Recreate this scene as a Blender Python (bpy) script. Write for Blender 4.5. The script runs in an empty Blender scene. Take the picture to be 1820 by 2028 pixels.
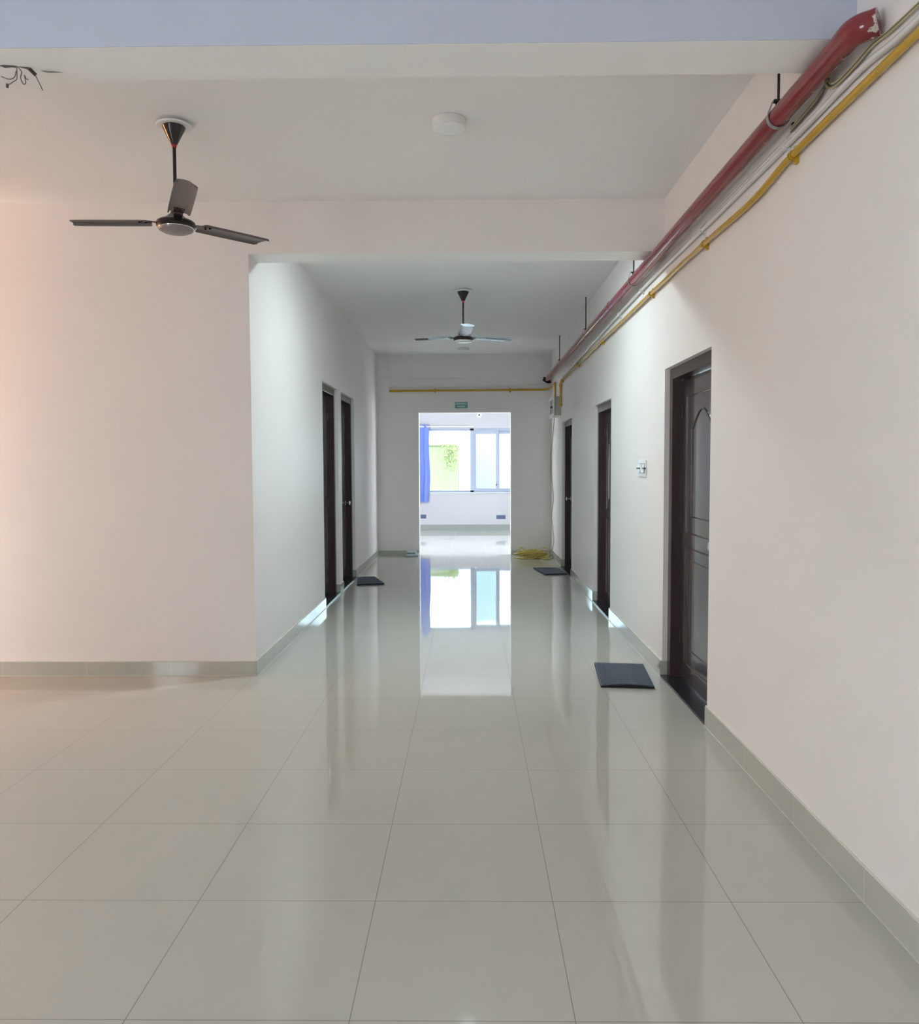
import bpy, math, random
from mathutils import Vector, Matrix
random.seed(7)
scene = bpy.context.scene
COL = scene.collection
PI = math.pi

# ------------------------------------------------------------------ camera
F_PX, PITCH, YAW, ROLL, CAM_H = 1622.5, 0.0559, 0.0127, -0.0041, 1.471
cy, sy = math.cos(YAW), math.sin(YAW)
fwd = Vector((-sy * math.cos(PITCH), cy * math.cos(PITCH), -math.sin(PITCH)))
rgt = Vector((cy, sy, 0))
upv = rgt.cross(fwd)
c_, s_ = math.cos(ROLL), math.sin(ROLL)
r2 = rgt * c_ + upv * s_
u2 = upv * c_ - rgt * s_
cam_data = bpy.data.cameras.new('camera')
cam = bpy.data.objects.new('camera', cam_data)
COL.objects.link(cam)
m = Matrix((r2, u2, -fwd)).transposed().to_4x4()
m.translation = Vector((0, 0, CAM_H))
cam.matrix_world = m
cam_data.sensor_fit = 'HORIZONTAL'
cam_data.sensor_width = 36.0
cam_data.lens = 36.0 * F_PX / 1820.0
cam_data.clip_start = 0.02
scene.camera = cam

# ------------------------------------------------------------------ look
vs = scene.view_settings
vs.view_transform = 'Standard'
vs.look = 'None'
vs.exposure = 0.13
vs.gamma = 1.0
vs.use_curve_mapping = False
cyc = scene.cycles
cyc.use_denoising = True
cyc.use_adaptive_sampling = True
cyc.adaptive_threshold = 0.15
cyc.adaptive_min_samples = 16
cyc.max_bounces = 8
cyc.diffuse_bounces = 6
cyc.glossy_bounces = 3
cyc.transmission_bounces = 4
cyc.transparent_max_bounces = 8
cyc.sample_clamp_indirect = 9.0
cyc.blur_glossy = 0.5
cyc.caustics_reflective = True
cyc.caustics_refractive = False


# ------------------------------------------------------------------ materials
def nodes_of(name):
    mt = bpy.data.materials.new(name)
    mt.use_nodes = True
    nt = mt.node_tree
    b = nt.nodes['Principled BSDF']
    return mt, nt, b


def add_noise(nt, scale, detail=3, rough=0.5, stretch=None):
    tc = nt.nodes.new('ShaderNodeNewGeometry')
    n = nt.nodes.new('ShaderNodeTexNoise')
    n.inputs['Scale'].default_value = scale
    n.inputs['Detail'].default_value = detail
    n.inputs['Roughness'].default_value = rough
    if stretch:
        mp = nt.nodes.new('ShaderNodeMapping')
        mp.inputs['Scale'].default_value = stretch
        nt.links.new(tc.outputs['Position'], mp.inputs['Vector'])
        nt.links.new(mp.outputs['Vector'], n.inputs['Vector'])
    else:
        nt.links.new(tc.outputs['Position'], n.inputs['Vector'])
    return n


def mix_rgb(nt, fac, a, b):
    mx = nt.nodes.new('ShaderNodeMix')
    mx.data_type = 'RGBA'
    if isinstance(fac, (int, float)):
        mx.inputs['Factor'].default_value = fac
    else:
        nt.links.new(fac, mx.inputs['Factor'])
    for s, v in (('A', a), ('B', b)):
        sock = [i for i in mx.inputs if i.name == s and i.type == 'RGBA'][0]
        if isinstance(v, tuple):
            sock.default_value = (*v, 1) if len(v) == 3 else v
        else:
            nt.links.new(v, sock)
    return [o for o in mx.outputs if o.type == 'RGBA'][0]


def ramp(nt, src, lo, hi):
    mr = nt.nodes.new('ShaderNodeMapRange')
    mr.inputs['From Min'].default_value = lo
    mr.inputs['From Max'].default_value = hi
    nt.links.new(src, mr.inputs['Value'])
    return mr.outputs['Result']


def mathn(nt, op, a, b=None):
    n = nt.nodes.new('ShaderNodeMath')
    n.operation = op
    for i, v in enumerate((a, b)):
        if v is None:
            continue
        if isinstance(v, (int, float)):
            n.inputs[i].default_value = v
        else:
            nt.links.new(v, n.inputs[i])
    return n.outputs[0]


def bump(nt, b, height, strength, dist):
    bn = nt.nodes.new('ShaderNodeBump')
    bn.inputs['Strength'].default_value = strength
    bn.inputs['Distance'].default_value = dist
    nt.links.new(height, bn.inputs['Height'])
    nt.links.new(bn.outputs['Normal'], b.inputs['Normal'])


def plain(name, col, rough=0.5, metal=0.0, spec=0.5, var=0.05, scale=8.0, coat=0.0, emit=None, emit_s=0.0,
          stretch=None):
    mt, nt, b = nodes_of(name)
    n = add_noise(nt, scale, stretch=stretch)
    d = tuple(max(0, c * (1 - var)) for c in col)
    l = tuple(min(1, c * (1 + var)) for c in col)
    nt.links.new(mix_rgb(nt, n.outputs['Fac'], d, l), b.inputs['Base Color'])
    b.inputs['Roughness'].default_value = rough
    b.inputs['Metallic'].default_value = metal
    b.inputs['Specular IOR Level'].default_value = spec
    b.inputs['Coat Weight'].default_value = coat
    if emit:
        b.inputs['Emission Color'].default_value = (*emit, 1)
        b.inputs['Emission Strength'].default_value = emit_s
    return mt


def wall_mat(name, col, rough=0.5, spec=0.3):
    mt, nt, b = nodes_of(name)
    n1 = add_noise(nt, 1.3, 4)
    c1 = mix_rgb(nt, n1.outputs['Fac'], tuple(x * 0.975 for x in col), tuple(min(1, x * 1.02) for x in col))
    nt.links.new(c1, b.inputs['Base Color'])
    b.inputs['Roughness'].default_value = rough
    b.inputs['Specular IOR Level'].default_value = spec
    n2 = add_noise(nt, 5.0, 5, 0.6)
    bump(nt, b, n2.outputs['Fac'], 0.10, 0.02)
    return mt


def line_mask(nt, coord, period, offset, half):
    """1 on the joint lines x = offset + k*period, 0 elsewhere"""
    t = mathn(nt, 'SUBTRACT', coord, offset)
    t = mathn(nt, 'DIVIDE', t, period)
    t = mathn(nt, 'FRACT', t)
    t = mathn(nt, 'SUBTRACT', t, 0.5)
    t = mathn(nt, 'ABSOLUTE', t)
    return mathn(nt, 'GREATER_THAN', t, 0.5 - half / period)


def floor_mat():
    mt, nt, b = nodes_of('polished_vitrified_tile')
    geo = nt.nodes.new('ShaderNodeNewGeometry')
    sep = nt.nodes.new('ShaderNodeSeparateXYZ')
    nt.links.new(geo.outputs['Position'], sep.inputs[0])
    lx = line_mask(nt, sep.outputs['X'], 0.6, -0.9246, 0.0013)
    ly = line_mask(nt, sep.outputs['Y'], 0.6, 2.0955, 0.0013)
    lines = mathn(nt, 'MAXIMUM', lx, ly)
    nb = add_noise(nt, 2.2, 5, 0.6)
    col = mix_rgb(nt, nb.outputs['Fac'], (0.530, 0.523, 0.472), (0.565, 0.557, 0.506))
    col = mix_rgb(nt, lines, col, (0.22, 0.20, 0.17))
    nt.links.new(col, b.inputs['Base Color'])
    nr = add_noise(nt, 3.0, 5, 0.65, stretch=(1.6, 0.5, 1))
    rr = nt.nodes.new('ShaderNodeMapRange')
    rr.inputs['From Min'].default_value = 0.35
    rr.inputs['From Max'].default_value = 0.75
    rr.inputs['To Min'].default_value = 0.018
    rr.inputs['To Max'].default_value = 0.045
    nt.links.new(nr.outputs['Fac'], rr.inputs['Value'])
    rough = mathn(nt, 'ADD', rr.outputs['Result'], mathn(nt, 'MULTIPLY', lines, 0.5))
    nt.links.new(rough, b.inputs['Roughness'])
    b.inputs['IOR'].default_value = 1.52
    nw = add_noise(nt, 2.0, 3, 0.5, stretch=(1.0, 1.0, 1))
    bump(nt, b, nw.outputs['Fac'], 0.05, 0.006)
    return mt


def skirting_mat(name, axis, offset):
    mt, nt, b = nodes_of(name)
    geo = nt.nodes.new('ShaderNodeNewGeometry')
    sep = nt.nodes.new('ShaderNodeSeparateXYZ')
    nt.links.new(geo.outputs['Position'], sep.inputs[0])
    ln = line_mask(nt, sep.outputs[axis], 0.6, offset, 0.0022)
    n = add_noise(nt, 5, 4)
    col = mix_rgb(nt, n.outputs['Fac'], (0.49, 0.49, 0.44), (0.53, 0.53, 0.475))
    col = mix_rgb(nt, ln, col, (0.62, 0.61, 0.56))
    nt.links.new(col, b.inputs['Base Color'])
    b.inputs['Roughness'].default_value = 0.07
    b.inputs['IOR'].default_value = 1.52
    return mt


def red_pipe_mat():
    mt, nt, b = nodes_of('red_enamel_with_plaster_smears')
    geo = nt.nodes.new('ShaderNodeNewGeometry')
    sep = nt.nodes.new('ShaderNodeSeparateXYZ')
    nt.links.new(geo.outputs['Position'], sep.inputs[0])
    n = add_noise(nt, 22, 6, 0.7)
    # plaster splashed on the wall side of the pipe
    side = nt.nodes.new('ShaderNodeMapRange')
    side.inputs['From Min'].default_value = 1.255
    side.inputs['From Max'].default_value = 1.292
    nt.links.new(sep.outputs['X'], side.inputs['Value'])
    fac = mathn(nt, 'ADD', n.outputs['Fac'], mathn(nt, 'MULTIPLY', side.outputs['Result'], 0.23))
    msk = mathn(nt, 'GREATER_THAN', fac, 0.745)
    nv = add_noise(nt, 6, 4)
    red = mix_rgb(nt, nv.outputs['Fac'], (0.20, 0.022, 0.030), (0.29, 0.040, 0.048))
    col = mix_rgb(nt, msk, red, (0.62, 0.56, 0.50))
    nt.links.new(col, b.inputs['Base Color'])
    nt.links.new(mathn(nt, 'ADD', mathn(nt, 'MULTIPLY', msk, 0.4), 0.075), b.inputs['Roughness'])
    return mt


def wood_mat(name, dark, light, rough, spec=0.5, coat=0.0):
    mt, nt, b = nodes_of(name)
    n = add_noise(nt, 3.0, 6, 0.65, stretch=(9, 9, 0.7))
    col = mix_rgb(nt, ramp(nt, n.outputs['Fac'], 0.3, 0.7), dark, light)
    nt.links.new(col, b.inputs['Base Color'])
    b.inputs['Roughness'].default_value = rough
    b.inputs['Specular IOR Level'].default_value = spec
    b.inputs['Coat Weight'].default_value = coat
    b.inputs['Coat Roughness'].default_value = 0.07
    n2 = add_noise(nt, 6.0, 4, 0.6, stretch=(12, 12, 0.6))
    bump(nt, b, n2.outputs['Fac'], 0.04, 0.002)
    return mt


def glass_mat():
    mt = bpy.data.materials.new('window_glass')
    mt.use_nodes = True
    nt = mt.node_tree
    nt.nodes.remove(nt.nodes['Principled BSDF'])
    out = nt.nodes['Material Output']
    tr = nt.nodes.new('ShaderNodeBsdfTransparent')
    tr.inputs['Color'].default_value = (0.90, 0.98, 0.98, 1)
    gl = nt.nodes.new('ShaderNodeBsdfGlossy')
    gl.inputs['Roughness'].default_value = 0.02
    fr = nt.nodes.new('ShaderNodeFresnel')
    fr.inputs['IOR'].default_value = 1.45
    mx = nt.nodes.new('ShaderNodeMixShader')
    nt.links.new(fr.outputs[0], mx.inputs[0])
    nt.links.new(tr.outputs[0], mx.inputs[1])
    nt.links.new(gl.outputs[0], mx.inputs[2])
    nt.links.new(mx.outputs[0], out.inputs['Surface'])
    return mt


M = {}
M['wall'] = wall_mat('cream_wall_paint', (0.87, 0.832, 0.812))
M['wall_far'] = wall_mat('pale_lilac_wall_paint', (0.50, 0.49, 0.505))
M['ceil'] = wall_mat('white_ceiling_paint', (0.89, 0.89, 0.90), 0.6, 0.25)
M['floor'] = floor_mat()
M['skirt_x'] = skirting_mat('grey_skirting_tile_across', 'X', -2.712)
M['skirt_y'] = skirting_mat('grey_skirting_tile_along', 'Y', 2.10)
M['grout'] = plain('white_grout', (0.72, 0.70, 0.64), 0.7)
M['frame'] = wood_mat('brown_painted_door_frame', (0.040, 0.022, 0.022), (0.070, 0.042, 0.040), 0.22)
M['leaf'] = wood_mat('dark_walnut_door_skin', (0.040, 0.030, 0.028), (0.085, 0.066, 0.060), 0.22, coat=0.7)
M['stone'] = plain('black_granite_sill', (0.022, 0.023, 0.028), 0.22, var=0.3, scale=60)
M['chrome'] = plain('chrome', (0.75, 0.76, 0.78), 0.12, 1.0)
M['red'] = red_pipe_mat()
M['steel'] = plain('galvanised_steel', (0.42, 0.42, 0.42), 0.4, 0.9)
M['darksteel'] = plain('dark_steel', (0.045, 0.04, 0.04), 0.4, 0.6)
M['yellow'] = plain('yellow_conduit_paint', (0.54, 0.32, 0.018), 0.10, var=0.12, scale=14)
M['whitepvc'] = plain('white_painted_conduit', (0.76, 0.74, 0.73), 0.10)
M['cablebeige'] = plain('beige_cable_sheath', (0.50, 0.43, 0.24), 0.5)
M['cableyellow'] = plain('yellow_cable_sheath', (0.55, 0.44, 0.10), 0.4)
M['cablegrey'] = plain('grey_cable_sheath', (0.11, 0.10, 0.095), 0.6)
M['fanbrown'] = plain('dark_brown_fan_enamel', (0.020, 0.010, 0.010), 0.18)
M['fanblade'] = plain('smoke_brown_blade_enamel', (0.125, 0.098, 0.095), 0.32, var=0.06, scale=30)
M['fancap'] = plain('silver_brown_hammered_cap', (0.26, 0.225, 0.23), 0.35, 0.2, var=0.2, scale=120)
M['fanrim'] = plain('polished_motor_rim', (0.6, 0.55, 0.5), 0.15, 1.0)
M['redrubber'] = plain('red_rubber', (0.40, 0.03, 0.03), 0.5)
M['plastic'] = plain('white_plastic', (0.82, 0.83, 0.82), 0.3)
M['plasticwrap'] = plain('clear_blue_protective_film', (0.50, 0.58, 0.66), 0.18, var=0.25, scale=18)
M['capwhite'] = plain('bright_fan_cap', (0.92, 0.94, 0.95), 0.15, 0.15)
M['diffuser'] = plain('opal_diffuser', (0.86, 0.88, 0.88), 0.35)
M['diffuserlit'] = plain('opal_diffuser_lit', (0.9, 0.9, 0.9), 0.4, emit=(0.79, 0.95, 0.98), emit_s=600.0)
M['mat'] = plain('slate_blue_rubber', (0.115, 0.14, 0.19), 0.6, var=0.15, scale=40)
M['matunder'] = plain('black_rubber', (0.010, 0.010, 0.016), 0.7)
M['switch'] = plain('switch_white', (0.86, 0.88, 0.88), 0.25)
M['switchdark'] = plain('switch_gap_black', (0.02, 0.025, 0.03), 0.3)
M['sign'] = plain('teal_green_sign', (0.075, 0.30, 0.26), 0.35)
M['signtext'] = plain('pale_sign_lettering', (0.70, 0.92, 0.88), 0.4)
M['box'] = plain('grey_beige_box_enamel', (0.48, 0.48, 0.41), 0.4)
M['boxwhite'] = plain('off_white_door_frame', (0.74, 0.74, 0.70), 0.35)
M['smoke'] = plain('smoked_window', (0.12, 0.13, 0.125), 0.1)
M['curtain'] = plain('blue_curtain_cloth', (0.19, 0.26, 0.64), 0.75, var=0.08, scale=30, spec=0.2)
M['alu'] = plain('powder_coated_window_frame', (0.36, 0.40, 0.50), 0.35)
M['sill'] = plain('pale_stone_sill', (0.66, 0.70, 0.74), 0.3)
M['socket'] = plain('slate_socket_plate', (0.08, 0.11, 0.19), 0.35)
M['tilecut'] = plain('glassy_grey_tile', (0.62, 0.70, 0.73), 0.08)
M['tilecutdark'] = plain('tile_edge_bisque', (0.24, 0.30, 0.31), 0.4)
M['glass'] = glass_mat()
M['yb'] = plain('yellow_green_render', (0.275, 0.275, 0.145), 0.9, var=0.08, scale=3)
M['bb'] = plain('pale_cyan_render', (0.30, 0.36, 0.365), 0.9, var=0.04, scale=2)
M['leafy'] = plain('yellow_green_leaves', (0.24, 0.25, 0.09), 0.8, var=0.4, scale=14)
M['bark'] = plain('tree_bark', (0.26, 0.26, 0.17), 0.9)
M['ground'] = plain('pale_dusty_ground', (0.50, 0.46, 0.40), 0.95)
M['hole'] = plain('dark_cavity', (0.012, 0.011, 0.011), 0.9)
M['plaster'] = plain('bare_grey_plaster', (0.33, 0.31, 0.29), 0.9, var=0.2, scale=40)


# ------------------------------------------------------------------ mesh builder
class MB:
    def __init__(self):
        self.v, self.f = [], []

    def add(self, vs_, fs):
        n = len(self.v)
        self.v += [tuple(p) for p in vs_]
        self.f += [tuple(i + n for i in f) for f in fs]
        return self

    def box(self, x0, y0, z0, x1, y1, z1):
        x0, x1 = sorted((x0, x1)); y0, y1 = sorted((y0, y1)); z0, z1 = sorted((z0, z1))
        vs_ = [(x, y, z) for z in (z0, z1) for y in (y0, y1) for x in (x0, x1)]
        return self.add(vs_, [(0, 2, 3, 1), (4, 5, 7, 6), (0, 1, 5, 4), (2, 6, 7, 3), (0, 4, 6, 2), (1, 3, 7, 5)])

    def prism(self, poly, z0, z1):
        n = len(poly)
        vs_ = [(x, y, z0) for x, y in poly] + [(x, y, z1) for x, y in poly]
        fs = [tuple(reversed(range(n))), tuple(range(n, 2 * n))]
        fs += [(i, (i + 1) % n, (i + 1) % n + n, i + n) for i in range(n)]
        return self.add(vs_, fs)

    def hull(self, a, b):
        """loft between two point loops of equal length, capped"""
        n = len(a)
        fs = [tuple(reversed(range(n))), tuple(range(n, 2 * n))]
        fs += [(i, (i + 1) % n, (i + 1) % n + n, i + n) for i in range(n)]
        return self.add(list(a) + list(b), fs)

    def tube(self, path, r, n=10, closed=False):
        P = [Vector(p) for p in path]
        k = len(P)
        rs = r if isinstance(r, (list, tuple)) else [r] * k
        tang = []
        for i in range(k):
            a = P[(i - 1) % k] if (closed or i > 0) else P[i]
            b = P[(i + 1) % k] if (closed or i < k - 1) else P[i]
            t = (b - a)
            tang.append(t.normalized() if t.length > 1e-9 else Vector((0, 0, 1)))
        ref = Vector((0, 0, 1)) if abs(tang[0].z) < 0.9 else Vector((1, 0, 0))
        nrm = tang[0].cross(ref).normalized()
        vs_, fs = [], []
        for i in range(k):
            nrm = (nrm - tang[i] * nrm.dot(tang[i]))
            nrm = nrm.normalized() if nrm.length > 1e-6 else tang[i].orthogonal().normalized()
            bn = tang[i].cross(nrm)
            for j in range(n):
                a = 2 * PI * j / n
                vs_.append(P[i] + (nrm * math.cos(a) + bn * math.sin(a)) * rs[i])
        for i in range(k if closed else k - 1):
            i2 = (i + 1) % k
            for j in range(n):
                j2 = (j + 1) % n
                fs.append((i * n + j, i * n + j2, i2 * n + j2, i2 * n + j))
        if not closed:
            fs.append(tuple(reversed(range(n))))
            fs.append(tuple(range((k - 1) * n, k * n)))
        return self.add(vs_, fs)

    def lathe(self, prof, c=(0, 0, 0), n=32, axis='z', sgn=1):
        """prof: list of (r, h) along axis"""
        vs_, fs = [], []
        k = len(prof)
        for r, h in prof:
            for j in range(n):
                a = 2 * PI * j / n
                p, q = r * math.cos(a), r * math.sin(a)
                if axis == 'z':
                    vs_.append((c[0] + p, c[1] + q, c[2] + h))
                elif axis == 'x':
                    vs_.append((c[0] + sgn * h, c[1] + p, c[2] + q))
                else:
                    vs_.append((c[0] + p, c[1] + sgn * h, c[2] + q))
        for i in range(k - 1):
            for j in range(n):
                j2 = (j + 1) % n
                fs.append((i * n + j, i * n + j2, (i + 1) * n + j2, (i + 1) * n + j))
        fs.append(tuple(reversed(range(n))))
        fs.append(tuple(range((k - 1) * n, k * n)))
        return self.add(vs_, fs)

    def build(self, name, mat, parent=None, origin=None, smooth=True, bevel=0.0, angle=35):
        off = Vector((0, 0, 0))
        if parent is not None:
            off = world_origin(parent)
        elif origin is not None:
            off = Vector(origin)
        me = bpy.data.meshes.new(name)
        me.from_pydata([tuple(Vector(p) - off) for p in self.v], [], self.f)
        import bmesh
        bm = bmesh.new(); bm.from_mesh(me)
        bmesh.ops.recalc_face_normals(bm, faces=bm.faces)
        bm.to_mesh(me); bm.free()
        if smooth:
            for p in me.polygons:
                p.use_smooth = True
            me.set_sharp_from_angle(angle=math.radians(angle))
        me.materials.append(mat)
        o = bpy.data.objects.new(name, me)
        COL.objects.link(o)
        if parent is not None:
            o.parent = parent
        elif origin is not None:
            o.location = origin
        if bevel:
            bv = o.modifiers.new('bevel', 'BEVEL')
            bv.width = bevel
            bv.segments = 2
            bv.limit_method = 'ANGLE'
        return o


def world_origin(o):
    v = Vector((0, 0, 0))
    while o is not None:
        v += Vector(o.location)
        o = o.parent
    return v


def tag(o, label, cat, group=None, kind=None):
    o['label'] = label
    o['category'] = cat
    if group: o['group'] = group
    if kind: o['kind'] = kind
    return o


def thing(name, loc, label, cat, group=None, kind=None):
    o = bpy.data.objects.new(name, None)
    o.empty_display_size = 0.1
    COL.objects.link(o)
    o.location = loc
    return tag(o, label, cat, group, kind)


def arc(c, u, v, r, a0, a1, n):
    c, u, v = Vector(c), Vector(u), Vector(v)
    return [c + (u * math.cos(a0 + (a1 - a0) * i / n) + v * math.sin(a0 + (a1 - a0) * i / n)) * r for i in range(n + 1)]


def smooth_path(pts, sub=6):
    """Catmull-Rom through pts"""
    P = [Vector(p) for p in pts]
    out = []
    for i in range(len(P) - 1):
        p0 = P[max(i - 1, 0)]; p1 = P[i]; p2 = P[i + 1]; p3 = P[min(i + 2, len(P) - 1)]
        for j in range(sub):
            t = j / sub
            out.append(0.5 * ((2 * p1) + (p2 - p0) * t + (2 * p0 - 5 * p1 + 4 * p2 - p3) * t * t +
                              (3 * p1 - p0 - 3 * p2 + p3) * t ** 3))
    out.append(P[-1])
    return out


# ------------------------------------------------------------------ room dimensions
XL, XR = -1.515, 1.335          # corridor walls
YF = 5.70                       # bay wall facing the camera
YE = 13.45                      # end wall with the ward doorway
YW = 18.80                      # window wall of the ward
ZC = 3.285                      # ceiling
ZB = 2.932                      # underside of the beams
XS = -4.4                       # side wall of the bay (outside the frame)
YB = -3.6                       # wall behind the camera
WT = 0.23

DOORS_R = [  # near y, far y, head z, where the knob is, label
    (4.575, 5.655, 2.125, 'near', 'large dark brown panelled door nearest the camera in the right wall, arched panel visible'),
    (7.780, 8.820, 2.105, 'near', 'middle brown door of the right wall, just beyond the white switch plate'),
    (10.76, 11.86, 2.095, 'far', 'farthest door of the right wall, below the distribution box, round chrome knob'),
]
DOORS_L = [
    (8.470, 9.440, 2.352, 'near', 'tall brown door in the left wall, the nearer of its two doors'),
    (9.690, 10.77, 2.352, 'far', 'tall brown door in the left wall beside the left doormat, chrome knob'),
]


def wall_x(name, x0, x1, y0, y1, z1, holes, mat, label):
    """wall running along y with door holes (ya, yb, ztop, [zbot])"""
    b = MB()
    y = y0
    for h in sorted(holes):
        b.box(x0, y, 0, x1, h[0], z1)
        b.box(x0, h[0], h[2], x1, h[1], z1)
        if len(h) > 3:
            b.box(x0, h[0], 0, x1, h[1], h[3])
        y = h[1]
    b.box(x0, y, 0, x1, y1, z1)
    return tag(b.build(name, mat, smooth=False), label, 'wall', kind='structure')


def wall_y(name, y0, y1, x0, x1, z1, holes, mat, label):
    b = MB()
    x = x0
    for h in sorted(holes):
        b.box(x, y0, 0, h[0], y1, z1)
        b.box(h[0], y0, h[2], h[1], y1, z1)
        if len(h) > 3:
            b.box(h[0], y0, 0, h[1], y1, h[3])
        x = h[1]
    b.box(x, y0, 0, x1, y1, z1)
    return tag(b.build(name, mat, smooth=False), label, 'wall', kind='structure')


# floor and ceilings
tag(MB().box(-7.2, YB - WT, -0.12, 3.3, YW + 0.3, 0.0).build('floor', M['floor'], smooth=False),
    'glossy cream vitrified tile floor of the hall and corridor', 'floor', kind='structure')
tag(MB().box(-7.2, YB - WT, ZC, 3.3, YW + 0.3, ZC + 0.15).build('ceiling', M['ceil'], smooth=False),
    'flat white painted ceiling over bay and corridor', 'ceiling', kind='structure')

# walls
wall_x('wall_right', XR, XR + WT, YB, YE, ZC, [d[:3] for d in DOORS_R], M['wall'],
       'long cream wall on the right with three brown doors and pipes')
wall_x('wall_left', XL - WT, XL, YF, YE, ZC, [d[:3] for d in DOORS_L], M['wall'],
       'cream corridor wall on the left with two tall doors')
wall_y('wall_front', YF, YF + WT, -7.2, XL - WT + 0.0001, ZC, [], M['wall'],
       'plain pinkish cream wall facing the camera, left of the corridor')
DW0, DW1, DWZ = -0.832, 0.672, 2.345
wall_y('wall_end', YE, YE + 0.2, -3.3, 3.1, ZC, [(DW0, DW1, DWZ)], M['wall'],
       'cream wall closing the corridor, with the doorway to the ward')
WX0, WX1, WZ0, WZ1 = -1.55, 1.75, 0.875, 2.33
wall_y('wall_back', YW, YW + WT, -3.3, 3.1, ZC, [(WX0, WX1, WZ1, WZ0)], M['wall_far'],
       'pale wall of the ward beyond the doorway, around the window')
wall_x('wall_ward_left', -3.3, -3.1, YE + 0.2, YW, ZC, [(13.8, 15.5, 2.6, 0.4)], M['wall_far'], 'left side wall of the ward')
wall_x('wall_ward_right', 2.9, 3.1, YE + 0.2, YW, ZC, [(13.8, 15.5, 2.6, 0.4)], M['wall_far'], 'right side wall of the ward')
# unseen shell of the hall around and behind the camera
wall_y('wall_behind', YB - WT, YB, -7.2, XR + WT, ZC, [(-3.4, 0.9, 2.75, 0.35)], M['wall'], 'wall behind the camera with a wide window')
wall_x('wall_side', XS - 0.2, XS, YB, YF, ZC, [(-2.9, 0.6, 1.9, 0.1), (4.72, 5.60, 3.1)], M['wall'], 'side wall of the hall with an open doorway')
wall_x('wall_side_outer', -7.2, -7.0, YB, YF, ZC, [], M['wall'], 'outer wall of the side room')

# beams
def beam(name, y0, y1, label, chip=False):
    b = MB()
    if not chip:
        b.box(XS, y0, ZB, XR, y1, ZC)
    else:
        # the far lower arris is broken away towards the left end
        xs = [XR, -1.42, -1.50, -1.58, -1.66, -1.78, -1.90, -2.2, -2.6, XS]
        off = [0, 0.0, 0.05, 0.06, 0.085, 0.09, 0.115, 0.12, 0.13, 0.13]
        up = [0, 0, 0.05, 0.055, 0.07, 0.08, 0.10, 0.11, 0.11, 0.11]
        for i in range(len(xs) - 1):
            a = [(xs[i], y0, ZB), (xs[i], y1 - off[i], ZB), (xs[i], y1, ZB + up[i] + 1e-4), (xs[i], y1, ZC), (xs[i], y0, ZC)]
            c = [(xs[i + 1], y0, ZB), (xs[i + 1], y1 - off[i + 1], ZB), (xs[i + 1], y1, ZB + up[i + 1] + 1e-4), (xs[i + 1], y1, ZC), (xs[i + 1], y0, ZC)]
            b.hull(a, c)
    return tag(b.build(name, M['beam'] if 'beam' in M else M['ceil'], smooth=False), label, 'beam', kind='structure')


M['beam'] = wall_mat('white_beam_paint', (0.90, 0.90, 0.895), 0.55, 0.3)
beam('trim_1', 2.925, 3.165, 'broad white ceiling beam across the top of the picture', chip=True)
M['lilac'] = wall_mat('bluish_daylight_tint', (0.57, 0.605, 0.71), 0.6, 0.25)  # dim bluish daylight on the beam face is put into this colour
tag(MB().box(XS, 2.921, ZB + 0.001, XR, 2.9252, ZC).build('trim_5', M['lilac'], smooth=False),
    'near face of the big ceiling beam, dim bluish daylight put into its colour', 'beam', kind='structure')
# the second beam shares the cream wall paint on its face
tag(MB().box(XL, YF, ZB, XR, YF + 0.005, ZC).build('trim_2', M['wall'], smooth=False),
    'cream front face of the beam over the corridor mouth', 'beam', kind='structure')
tag(MB().box(XL, YF + 0.005, ZB, XR, YF + 0.25, ZC).build('trim_3', M['beam'], smooth=False),
    'white underside of the beam over the corridor mouth', 'beam', kind='structure')
tag(MB().box(XL, YE - 0.035, 2.905, XR, YE, ZC).build('trim_4', M['wall'], smooth=False),
    'shallow cream beam along the top of the corridor end wall', 'beam', kind='structure')


# skirtings
SK, ST = 0.105, 0.013
def baseboard_x(name, x, sgn, spans, mat, label, h=SK, grout=False, returns=()):
    b = MB()
    for a, c in spans:
        b.box(x, a, 0, x + sgn * ST, c, h)
    for (ya, yb) in returns:
        b.box(x + sgn * ST, ya, 0, x - sgn * 0.034, yb, h)
    o = tag(b.build(name, mat, smooth=False, bevel=0.0012), label, 'skirting', kind='structure')
    if grout:
        g = MB()
        for a, c in spans:
            g.box(x + sgn * ST, a, 0, x + sgn * (ST + 0.003), c, 0.0022)
            g.box(x, a, h, x + sgn * (ST * 0.7), c, h + 0.004)
        g.build('grout_line', M['grout'], o, smooth=False)
    return o


R_sp = [(YB, 4.575), (5.655, 7.78), (8.82, 10.76), (11.86, YE)]
baseboard_x('baseboard_right', XR, -1, R_sp, M['skirt_y'], 'grey tile skirting along the right wall', 0.112, True,
            [(5.651, 5.668), (8.816, 8.833), (11.856, 11.873)])
L_sp = [(YF - ST, 8.47), (9.44, 9.69), (10.77, YE)]
baseboard_x('baseboard_left', XL, 1, L_sp, M['skirt_y'], 'grey tile skirting along the left corridor wall', 0.105, True,
            [(9.436, 9.45), (10.766, 10.78)])
bf = tag(MB().box(XS, YF - ST, 0, XL, YF, 0.1).build('baseboard_front', M['skirt_x'], smooth=False, bevel=0.0012),
         'grey tile skirting under the plain wall at left', 'skirting', kind='structure')
MB().box(XS, YF - ST * 0.7, 0.1, XL, YF, 0.104).box(XS, YF - ST - 0.003, 0, XL + ST, YF - ST, 0.002).build('grout_line', M['grout'], bf, smooth=False)
tag(MB().box(XL + ST, YE - ST, 0, DW0, YE, 0.085).box(DW1, YE - ST, 0, XR - ST, YE, 0.085).build('baseboard_end', M['skirt_x'], smooth=False),
    'grey tile skirting on the corridor end wall', 'skirting', kind='structure')
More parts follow.
